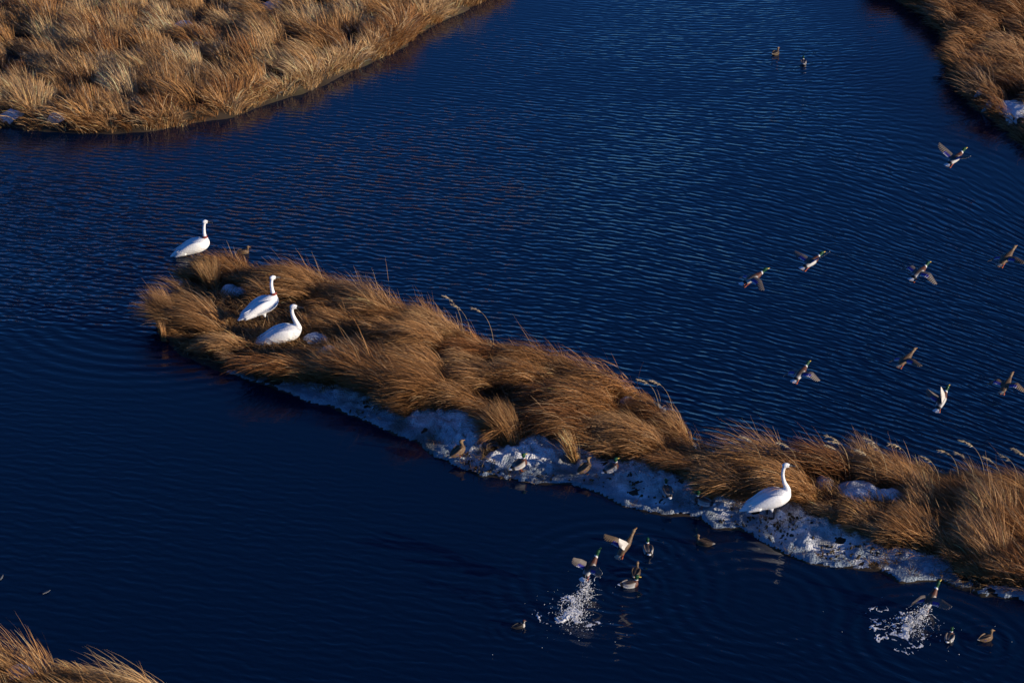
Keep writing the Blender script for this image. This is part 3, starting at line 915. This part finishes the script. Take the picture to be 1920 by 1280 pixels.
WF = [(.115, .125, .01, .018, .062), (.07, .122, .02, .042, .082), (0, .115, .022, .052, .088), (-.08, .112, .022, .043, .078), (-.15, .115, .018, .026, .05), (-.21, .125, .006, .007, .022)]
for kind in ('drake', 'hen', 'dark', 'dusk_hen'):
    for s, q in ((-1, 'n'), (1, 'p')):
        MESH['fold' + kind + q] = folded_wing('wing', s, WF, M_FEATHER, wing_fold_paint(kind))

def spread_wing(side, kind, a1, a2, sw1, sw2, twist=0.0):
    """open wing: arm raised by a1, hand by a2, swept back by sw1 / sw2; separate flight-feather tips along the rear edge"""
    ns = 34; nc = 7
    P = []
    pos = np.array([.07, .055, .025]); span_in, span_out = .17, .25
    sp = np.linspace(0, 1, ns)
    pts = []
    cur = pos.copy()
    for i, s in enumerate(sp):
        if i:
            ds = (span_in + span_out) * (sp[i] - sp[i - 1])
            k = float(sstep(.30, .55, np.array([s]))[0])
            a = a1 + (a2 - a1) * k; sw = sw1 + (sw2 - sw1) * k
            cur = cur + ds * np.array([-math.sin(sw) * math.cos(a * .5), math.cos(sw) * math.cos(a), math.cos(sw) * math.sin(a)])
        pts.append(cur.copy())
    pts = np.array(pts)
    V = []; C = []; 
    for layer in (0, 1):
        for i, s in enumerate(sp):
            chord = np.interp(s, [0, .12, .4, .6, .8, .93, 1], [.14, .165, .165, .155, .125, .08, .025])
            if s > .38: chord *= 1 - (.16 + .25 * (s - .38)) * (i % 3 == 1)
            else: chord *= 1 - .05 * (i % 2)
            rear = np.array([-1, -.0 + (.35 * max(0, s - .4)), 0.0])
            k = float(sstep(.30, .55, np.array([s]))[0]); a = a1 + (a2 - a1) * k
            nrm = np.array([0, -math.sin(a), math.cos(a)])
            rear = rear - nrm * twist; rear /= np.linalg.norm(rear)
            for j in range(nc):
                f = j / (nc - 1)
                th = .010 * math.sin(math.pi * min(1, f * 1.1 + .06)) * (1 - .7 * s) + .0012
                cam_ = .10 * chord * 4 * f * (1 - f)
                q = pts[i] + rear * chord * f + nrm * (cam_ + (th if layer == 0 else -th))
                V.append((q[0], side * q[1], q[2]))
                if layer == 0:
                    if kind == 'drake': c = (.12, .10, .088)
                    else: c = (.13, .088, .055)
                    if s > .5: c = tuple(np.array(c) * (.8 if f < .5 else 1.15) * (.8 if i % 3 == 1 else 1))
                    if .10 < s < .47:
                        if .50 < f: c = (.70, .70, .68)
                        if .60 < f < .92: c = (.035, .03, .26)
                else:
                    c = (.62, .59, .54) if f < .6 or s < .45 else (.34, .31, .28)
                C.append(c)
    n1 = ns * nc
    F = []
    def id_(l, i, j): return l * n1 + i * nc + j
    for i in range(ns - 1):
        for j in range(nc - 1):
            F.append((id_(0, i, j), id_(0, i + 1, j), id_(0, i + 1, j + 1), id_(0, i, j + 1)))
            F.append((id_(1, i, j), id_(1, i, j + 1), id_(1, i + 1, j + 1), id_(1, i + 1, j)))
        F.append((id_(0, i, 0), id_(1, i, 0), id_(1, i + 1, 0), id_(0, i + 1, 0)))
        F.append((id_(0, i, nc - 1), id_(0, i + 1, nc - 1), id_(1, i + 1, nc - 1), id_(1, i, nc - 1)))
    for j in range(nc - 1):
        F.append((id_(0, ns - 1, j), id_(1, ns - 1, j), id_(1, ns - 1, j + 1), id_(0, ns - 1, j + 1)))
        F.append((id_(0, 0, j), id_(0, 0, j + 1), id_(1, 0, j + 1), id_(1, 0, j)))
    me = mesh_np('wing', V, F, np.array(C), False)
    me.materials.append(M_FEATHER)
    return me

def tail_mesh(kind):
    bm = bmesh.new()
    for k in range(7):
        a = (k - 3) * .16
        d = Vector((-math.cos(a), math.sin(a), 0)); s = Vector((math.sin(a), math.cos(a), 0))
        b = Vector((-.20, (k - 3) * .009, .002 * (3 - abs(k - 3))))
        L_ = .105 - .004 * abs(k - 3)
        q = [b + s * .008, b - s * .008, b + d * L_ * .8 - s * .013, b + d * L_ , b + d * L_ * .8 + s * .013]
        up = [bm.verts.new(p + Vector((0, 0, .003))) for p in q]; dn = [bm.verts.new(p) for p in q]
        bm.faces.new(up); bm.faces.new(dn[::-1])
        for i in range(5): bm.faces.new((up[i], dn[i], dn[(i + 1) % 5], up[(i + 1) % 5]))
    me = to_mesh(bm, 'tail', M_FEATHER, False)
    c = (.74, .73, .71) if kind == 'drake' else (.36, .29, .21)
    return paint(me, lambda co: np.tile(np.array([c]), (len(co), 1)))
MESH['taildrake'] = tail_mesh('drake'); MESH['tailhen'] = tail_mesh('hen')

def tuck_leg(side):
    bm = bmesh.new()
    loft(bm, [(-.08, -.045, .014, .014, side * .03), (-.13, -.062, .008, .008, side * .032), (-.17, -.07, .006, .006, side * .034)], 8, 3)
    loft(bm, [(-.165, -.07, .007, .005, side * .034), (-.20, -.072, .022, .005, side * .036), (-.235, -.07, .026, .003, side * .036)], 8, 3)
    return to_mesh(bm, 'leg', M_ORANGE)
MESH['tuckp'] = tuck_leg(1); MESH['tuckn'] = tuck_leg(-1)

NAMES = {'drake': 'mallard_drake', 'hen': 'mallard_hen', 'dusk_hen': 'mallard_hen', 'dark': 'diving_duck'}
def duck(kind, label, u, v, yaw, scale=1.0, stand=False, pitch=0, z=None, group=None):
    p = G(u, v)
    if z is None: z = -.035
    if stand:
        z = max(land_height(np.array([p[0]]), np.array([p[1]]), ISLAND, .2, 1.6)[0][0], .02) + .045
    t = root(NAMES[kind], (p[0], p[1], z), yaw, label, 'duck', group, scale)
    lift = Matrix.Identity(4)
    if stand: lift = Matrix.Translation((0, 0, .085)) @ Matrix.Rotation(-pitch, 4, 'Y')
    elif pitch: lift = Matrix.Rotation(-pitch, 4, 'Y')
    bill = {'drake': 'billy', 'hen': 'billo', 'dusk_hen': 'billo', 'dark': 'billb'}[kind]
    parts = [('body', MESH[kind]), ('wing', MESH['fold' + kind + 'p']), ('wing', MESH['fold' + kind + 'n']), ('bill', MESH[bill])]
    for n_, me in parts:
        o = ob(n_, me, None, t); o.matrix_local = lift
    for s in (-1, 1):
        o = ob('eye', MESH['eye'], None, t); o.matrix_local = lift @ Matrix.Translation((.18, s * .031, .255))
    if stand:
        for q in 'pn': ob('leg', MESH['leg' + q], None, t)
    return t

def flyer(kind, label, u, v, dist, yaw, pitch, roll, lw, rw, scale=1.0, group='mallards in flight'):
    d = ray(u, v)
    p = CAM + d * dist
    t = root(NAMES[kind], p, yaw, label, 'duck', group, scale * 1.12, pitch, roll)
    ob('body', MESH['f' + kind], None, t)
    ob('bill', MESH['fbill' + ('y' if kind == 'drake' else 'o')], None, t)
    ob('tail', MESH['tail' + kind], None, t)
    for q in 'pn': ob('leg', MESH['tuck' + q], None, t)
    for s in (-1, 1):
        o = ob('eye', MESH['eye'], None, t); o.location = (.345, s * .028, .060)
    ob('wing', spread_wing(1, kind, *[R(a) for a in lw]), None, t)
    ob('wing', spread_wing(-1, kind, *[R(a) for a in rw]), None, t)
    return t

GB, GW = 'ducks standing on the ice edge', 'ducks swimming on the water'
duck('hen', 'brown mottled hen duck standing leftmost on the ice edge', 861, 864, R(38), 1.0, True, R(22), group=GB)
duck('drake', 'drake with green head and white flank standing by the thick tuft', 975, 890, R(34), 1.0, True, R(16), group=GB)
duck('hen', 'brown hen duck crouching on shaded ice under the small pale tuft', 1097, 897, R(45), .95, True, R(16), group=GB)
duck('drake', 'green-headed drake on shaded ice, just right of the crouching hen', 1147, 900, R(30), .95, True, R(16), group=GB)
duck('drake', 'drake seen from behind on the snow between the grass and dark water', 1250, 944, R(100), 1.0, True, R(12), group=GB)
duck('drake', 'drake facing left on shaded ice near the standing swan', 1317, 960, R(158), 1.0, True, R(10), group=GB)
duck('dusk_hen', 'dark hen duck swimming by the ice edge below the standing swan', 1320, 1020, R(160), .85, group=GW)
duck('drake', 'drake swimming away, seen from behind, right of the hen taking off', 1215, 1034, R(92), .95, group=GW)
duck('dusk_hen', 'dark hen swimming close behind the drake with the yellow bill', 1192, 1076, R(75), .85, group=GW)
duck('drake', 'drake with bright green head and yellow bill swimming right beside the splash', 1180, 1098, R(14), .92, group=GW)
duck('dark', 'small dark diving duck with white cheek left of the splash', 973, 1175, R(20), .62, group=GW)
duck('drake', 'drake swimming away at the lower right, left of a hen', 1780, 1198, R(65), .80, group=GW)
duck('hen', 'light brown hen swimming at the lower right corner', 1848, 1198, R(28), .78, group=GW)
duck('dusk_hen', 'dark duck on the open water near the top, left of two', 1454, 102, R(50), .90, group=GW)
duck('drake', 'drake seen from behind on the open water near the top, right of two', 1506, 120, R(85), .95, group=GW)
duck('hen', 'brown duck half hidden behind the grass right of the leftmost swan', 456, 474, R(10), .8, group=GW)

flyer('drake', 'drake flying highest at the upper right with wings raised', 1790, 298, 48.0, R(40), R(18), 0, (32, 42, 0, 12), (34, 20, 0, 10))
flyer('drake', 'drake flying right with its near wing lowered, leftmost of the flock', 1410, 522, 45.0, R(26), R(16), 0, (-18, -30, 0, 20), (-4, -18, -5, 22))
flyer('drake', 'drake flying with both wings spread level, second from left in the flock', 1520, 492, 46.0, R(38), R(14), 0, (12, 4, 0, 5), (40, 40, -25, -25))
flyer('drake', 'drake flying away with dark drooping wings at mid right', 1722, 512, 46.0, R(44), R(14), 0, (12, -30, -10, 20), (0, -45, -10, 10))
flyer('hen', 'brown hen flying at the right edge of the picture', 1886, 484, 46.0, R(46), R(18), 0, (-25, -35, 0, 20), (14, 0, 5, 14))
flyer('drake', 'drake with downswept round wing showing its purple patch', 1500, 701, 44.0, R(52), R(16), 0, (-15, -45, -5, 20), (6, -58, -20, -12), .95)
flyer('hen', 'hen flying above the white-winged drake, one wing stretched right', 1697, 674, 44.0, R(44), R(15), 0, (-25, -40, 0, 15), (12, 0, 8, 18), .92)
flyer('drake', 'drake with wings raised high showing a bright white underside', 1765, 752, 43.5, R(56), R(28), 0, (50, 70, 10, 25), (86, 100, 0, 8), .95)
flyer('hen', 'dark hen flying away low at the right edge with lowered wings', 1886, 722, 44.0, R(56), R(18), 0, (10, -40, 0, 15), (16, -38, -10, 5), .9)
flyer('hen', 'hen taking off with pale wings thrown up', 1172, 1024, 39.4, R(48), R(34), 0, (55, 42, 10, 22), (80, 96, 14, 26), .92, 'mallards taking off from the water')
flyer('drake', 'drake bursting off the water above the left splash', 1106, 1064, 39.4, R(46), R(40), 0, (64, 86, 10, 26), (22, 26, 0, 20), .95, 'mallards taking off from the water')
flyer('drake', 'drake bursting off the water at the lower right splash', 1744, 1124, 38.8, R(46), R(40), 0, (55, 65, 40, 70), (20, 0, -5, 10), .95, 'mallards taking off from the water')

# ------------------------------------------------------------------ splashes, feathers
def splash(label, u, v, u2, v2, n, seed):
    """water thrown up: torn strings and drops between the churned surface and the bird's feet"""
    r = random.Random(seed)
    c = Vector(G(u, v)); d = ray(u2, v2)
    top = Vector(CAM + d * ((c[1] + .25 - CAM[1]) / d[1])) - c
    bm = bmesh.new()
    def drop(p, s, dirn, st, fl=1.0):
        q = dirn.normalized().to_track_quat('X', 'Z').to_matrix().to_4x4()
        mt = Matrix.Translation(p) @ q @ Matrix.Diagonal((s * st, s * r.uniform(.7, 1.3), s * fl, 1))
        g = bmesh.ops.create_icosphere(bm, subdivisions=1, radius=1, matrix=mt)
        for w_ in g['verts']: w_.co += Vector((r.gauss(0, s * .3), r.gauss(0, s * .3), r.gauss(0, s * .15 * fl)))
    def string(p, v0, steps, rad):
        """a thread of water along a falling path, thinning to its end"""
        prev = None
        for i in range(steps + 1):
            f = i / steps
            q = p + v0 * f + Vector((0, 0, -.18 * f * f)) + Vector((r.gauss(0, .006), r.gauss(0, .006), r.gauss(0, .006)))
            q.z = max(q.z, .004)
            k = rad * (1 - .8 * f) * r.uniform(.5, 1.4)
            ring = [bm.verts.new(q + Vector((k * math.cos(a), 0, k * math.sin(a)))) for a in (.3, 2.4, 4.5)]
            if prev:
                for m_ in range(3): bm.faces.new((prev[m_], prev[(m_ + 1) % 3], ring[(m_ + 1) % 3], ring[m_]))
            prev = ring
    for k in range(n):                                   # the thrown column, narrow at the bird, wide at the water
        f = r.random() ** 1.5
        wd = .04 + .14 * (1 - f) ** 1.4
        p = top * f + Vector((r.gauss(0, wd), r.gauss(0, wd * 1.2), abs(r.gauss(0, .04))))
        p.z = max(p.z, .006)
        drop(p, r.choice((.002, .0028, .0036, .0048, .007)), top + Vector((r.gauss(0, .3), r.gauss(0, .3), 0)), r.uniform(1, 4))
    for k in range(n // 15):
        f = r.random() ** 1.6
        wd = .04 + .15 * (1 - f)
        string(top * f + Vector((r.gauss(0, wd), r.gauss(0, wd), .02)), Vector((r.gauss(0, .13), r.gauss(0, .13), r.uniform(.02, .2))), r.randint(3, 6), r.uniform(.003, .0075))
    # churned water: a lace of foam lying on the surface
    st = .011; gx, gy = np.meshgrid(np.arange(-.75, .6, st), np.arange(-.85, .75, st))
    wx, wy = gx + .10 * fbm(gx, gy, 4, seed * 7 + 1), gy * .8 + .10 * fbm(gx, gy, 4, seed * 7 + 2)
    rid = 1 - np.abs(fbm(wx, wy, 5.5, seed * 7 + 3, 4)) * 3.2
    rad = np.hypot((gx + .06) / .62, (gy + .02) / .72)
    fo = rid - .36 - .62 * rad + .9 * fbm(gx, gy, 3.0, seed * 7 + 4) + .5 * np.exp(-(rad / .28) ** 2)
    zz = .004 + .020 * np.clip(fo, 0, 1) + .05 * np.clip(fo - .3, 0, 1) * (vnoise(gx, gy, 40, seed) + .5)
    vv = {}
    def gv(a, b):
        if (a, b) not in vv: vv[(a, b)] = bm.verts.new((gx[a, b] + r.gauss(0, .003), gy[a, b] + r.gauss(0, .003), zz[a, b]))
        return vv[(a, b)]
    for a in range(gx.shape[0] - 1):
        for b in range(gx.shape[1] - 1):
            if fo[a:a + 2, b:b + 2].min() > 0: bm.faces.new((gv(a, b), gv(a, b + 1), gv(a + 1, b + 1), gv(a + 1, b)))
    for k in range(n // 14):                             # far-flung drops
        drop(Vector((r.gauss(0, .55), r.gauss(0, .65), abs(r.gauss(0, .12)) + .006)), r.choice((.003, .004, .006)), Vector((1, 0, .2)), 1.2)
    o = ob('water_splash', to_mesh(bm, 'water_splash', M_FOAM), None)
    o.location = c
    tag(o, label, 'splash', kind='stuff')
splash('white splash of drops below the drake and hen taking off', 1072, 1158, 1104, 1090, 900, 4)
splash('white splash of drops below the drake at the lower right', 1705, 1178, 1738, 1142, 760, 8)

def feather(label, u, v, yaw, L_):
    bm = bmesh.new()
    n = 9; rows = []
    for i in range(n):
        f = i / (n - 1); wv = .28 * L_ * math.sin(math.pi * min(1, f * .9 + .05)) ** .7
        rows.append([bm.verts.new((f * L_, wv * e * .5, .012 + .10 * L_ * f * f + (0 if e else .012) )) for e in (-1, 0, 1)])
    for a, b in zip(rows, rows[1:]):
        for j in (0, 1): bm.faces.new((a[j], b[j], b[j + 1], a[j + 1]))
    g = bmesh.ops.solidify(bm, geom=bm.faces[:], thickness=.003)
    me = paint(to_mesh(bm, 'floating_feather', M_FEATHER), lambda co: np.tile(np.array([[.42, .42, .40]]), (len(co), 1)))
    o = ob('floating_feather', me); p = G(u, v); o.location = p; o.rotation_euler = (0, 0, yaw)
    tag(o, label, 'feather', 'feathers floating on the calm water')
feather('pale feather floating on the calm water above the corner grass', 80, 1114, R(40), .17)
feather('pale feather floating at the left edge of the picture', 0, 1088, R(80), .16)

# ------------------------------------------------------------------ plume-topped reed stalks along the far edge of the spit
def reed(label, u, v, h, lean, seed):
    """u, v: where the plume's tip shows; the stalk's foot stands on the spit below and to the right"""
    r = np.random.default_rng(seed)
    ground = .16
    hz = ground + h * .80
    tip = G(u, v, hz)
    az = R(163) + r.normal(0, .2)
    reach = h * lean
    foot = np.array([tip[0] - math.cos(az) * reach, tip[1] - math.sin(az) * reach, ground])
    t = root('reed_stalk', foot, 0, label, 'reed', 'plume-topped reeds along the far edge of the spit')
    dx, dy = math.cos(az), math.sin(az)
    bm = bmesh.new(); n = 12; prev = None; path = []
    for i in range(n + 1):
        f = i / n
        q = Vector((dx * reach * f ** 1.9, dy * reach * f ** 1.9, h * .80 * math.sin(f * math.pi * .5) ** .95))
        path.append(q); rd = .0065 * (1 - .5 * f)
        ring = [bm.verts.new(q + Vector((rd * math.cos(a), rd * math.sin(a), 0))) for a in (0, 2.1, 4.2)]
        if prev:
            for k in range(3): bm.faces.new((prev[k], prev[(k + 1) % 3], ring[(k + 1) % 3], ring[k]))
        prev = ring
    stem = paint(to_mesh(bm, 'stem', M_GRASS), lambda co: np.tile(np.array([[.42, .29, .15]]), (len(co), 1)))
    ob('stem', stem, None, t)
    m = 90                                                # plume: many short drooping spikelets on the last quarter
    fi = r.uniform(.72, 1.0, m)
    idx = fi * n; i0 = np.minimum(idx.astype(int), n - 1); fr = idx - i0
    P_ = np.array([list(p) for p in path]); b = P_[i0] * (1 - fr)[:, None] + P_[np.minimum(i0 + 1, n)] * fr[:, None]
    global rng
    rng = r
    V, F, C = blades(b[:, 0], b[:, 1], b[:, 2], r.uniform(.04, .10, m), az + r.normal(0, .5, m), r.normal(1.1, .25, m), r.normal(1.9, .25, m), np.full(m, .009), np.array([.66, .52, .32])[None] * r.lognormal(0, .15, m)[:, None])
    ob('seed_head', mesh_np('seed_head', V, F, np.clip(C, 0, .8), False), M_GRASS, t)

REEDS = [(833, 556, 1.25), (848, 572, 1.2), (884, 578, 1.25), (1196, 712, 1.2), (1219, 714, 1.3), (1390, 819, 1.2), (1460, 831, 1.1), (1550, 818, 1.3), (1556, 828, 1.2), (1549, 836, 1.1), (1606, 845, 1.1), (1620, 821, 1.3),
         (1628, 830, 1.2), (1669, 833, 1.2), (1730, 857, 1.05), (1762, 845, 1.1), (1792, 849, 1.1), (1801, 826, 1.4), (1845, 858, 1.1), (1876, 853, 1.1), (1897, 841, 1.3), (1906, 848, 1.25)]
ORD = ['first', 'second', 'third', 'fourth', 'fifth', 'sixth', 'seventh', 'eighth', 'ninth', 'tenth', 'eleventh', 'twelfth', 'thirteenth', 'fourteenth', 'fifteenth', 'sixteenth', 'seventeenth', 'eighteenth', 'nineteenth', 'twentieth', 'twenty-first', 'twenty-second']
for i, (u, v, h) in enumerate(REEDS):
    reed('pale plume-topped reed leaning left, %s from the left along the spit\'s far edge' % ORD[i], u, v, h, .42, 100 + i)
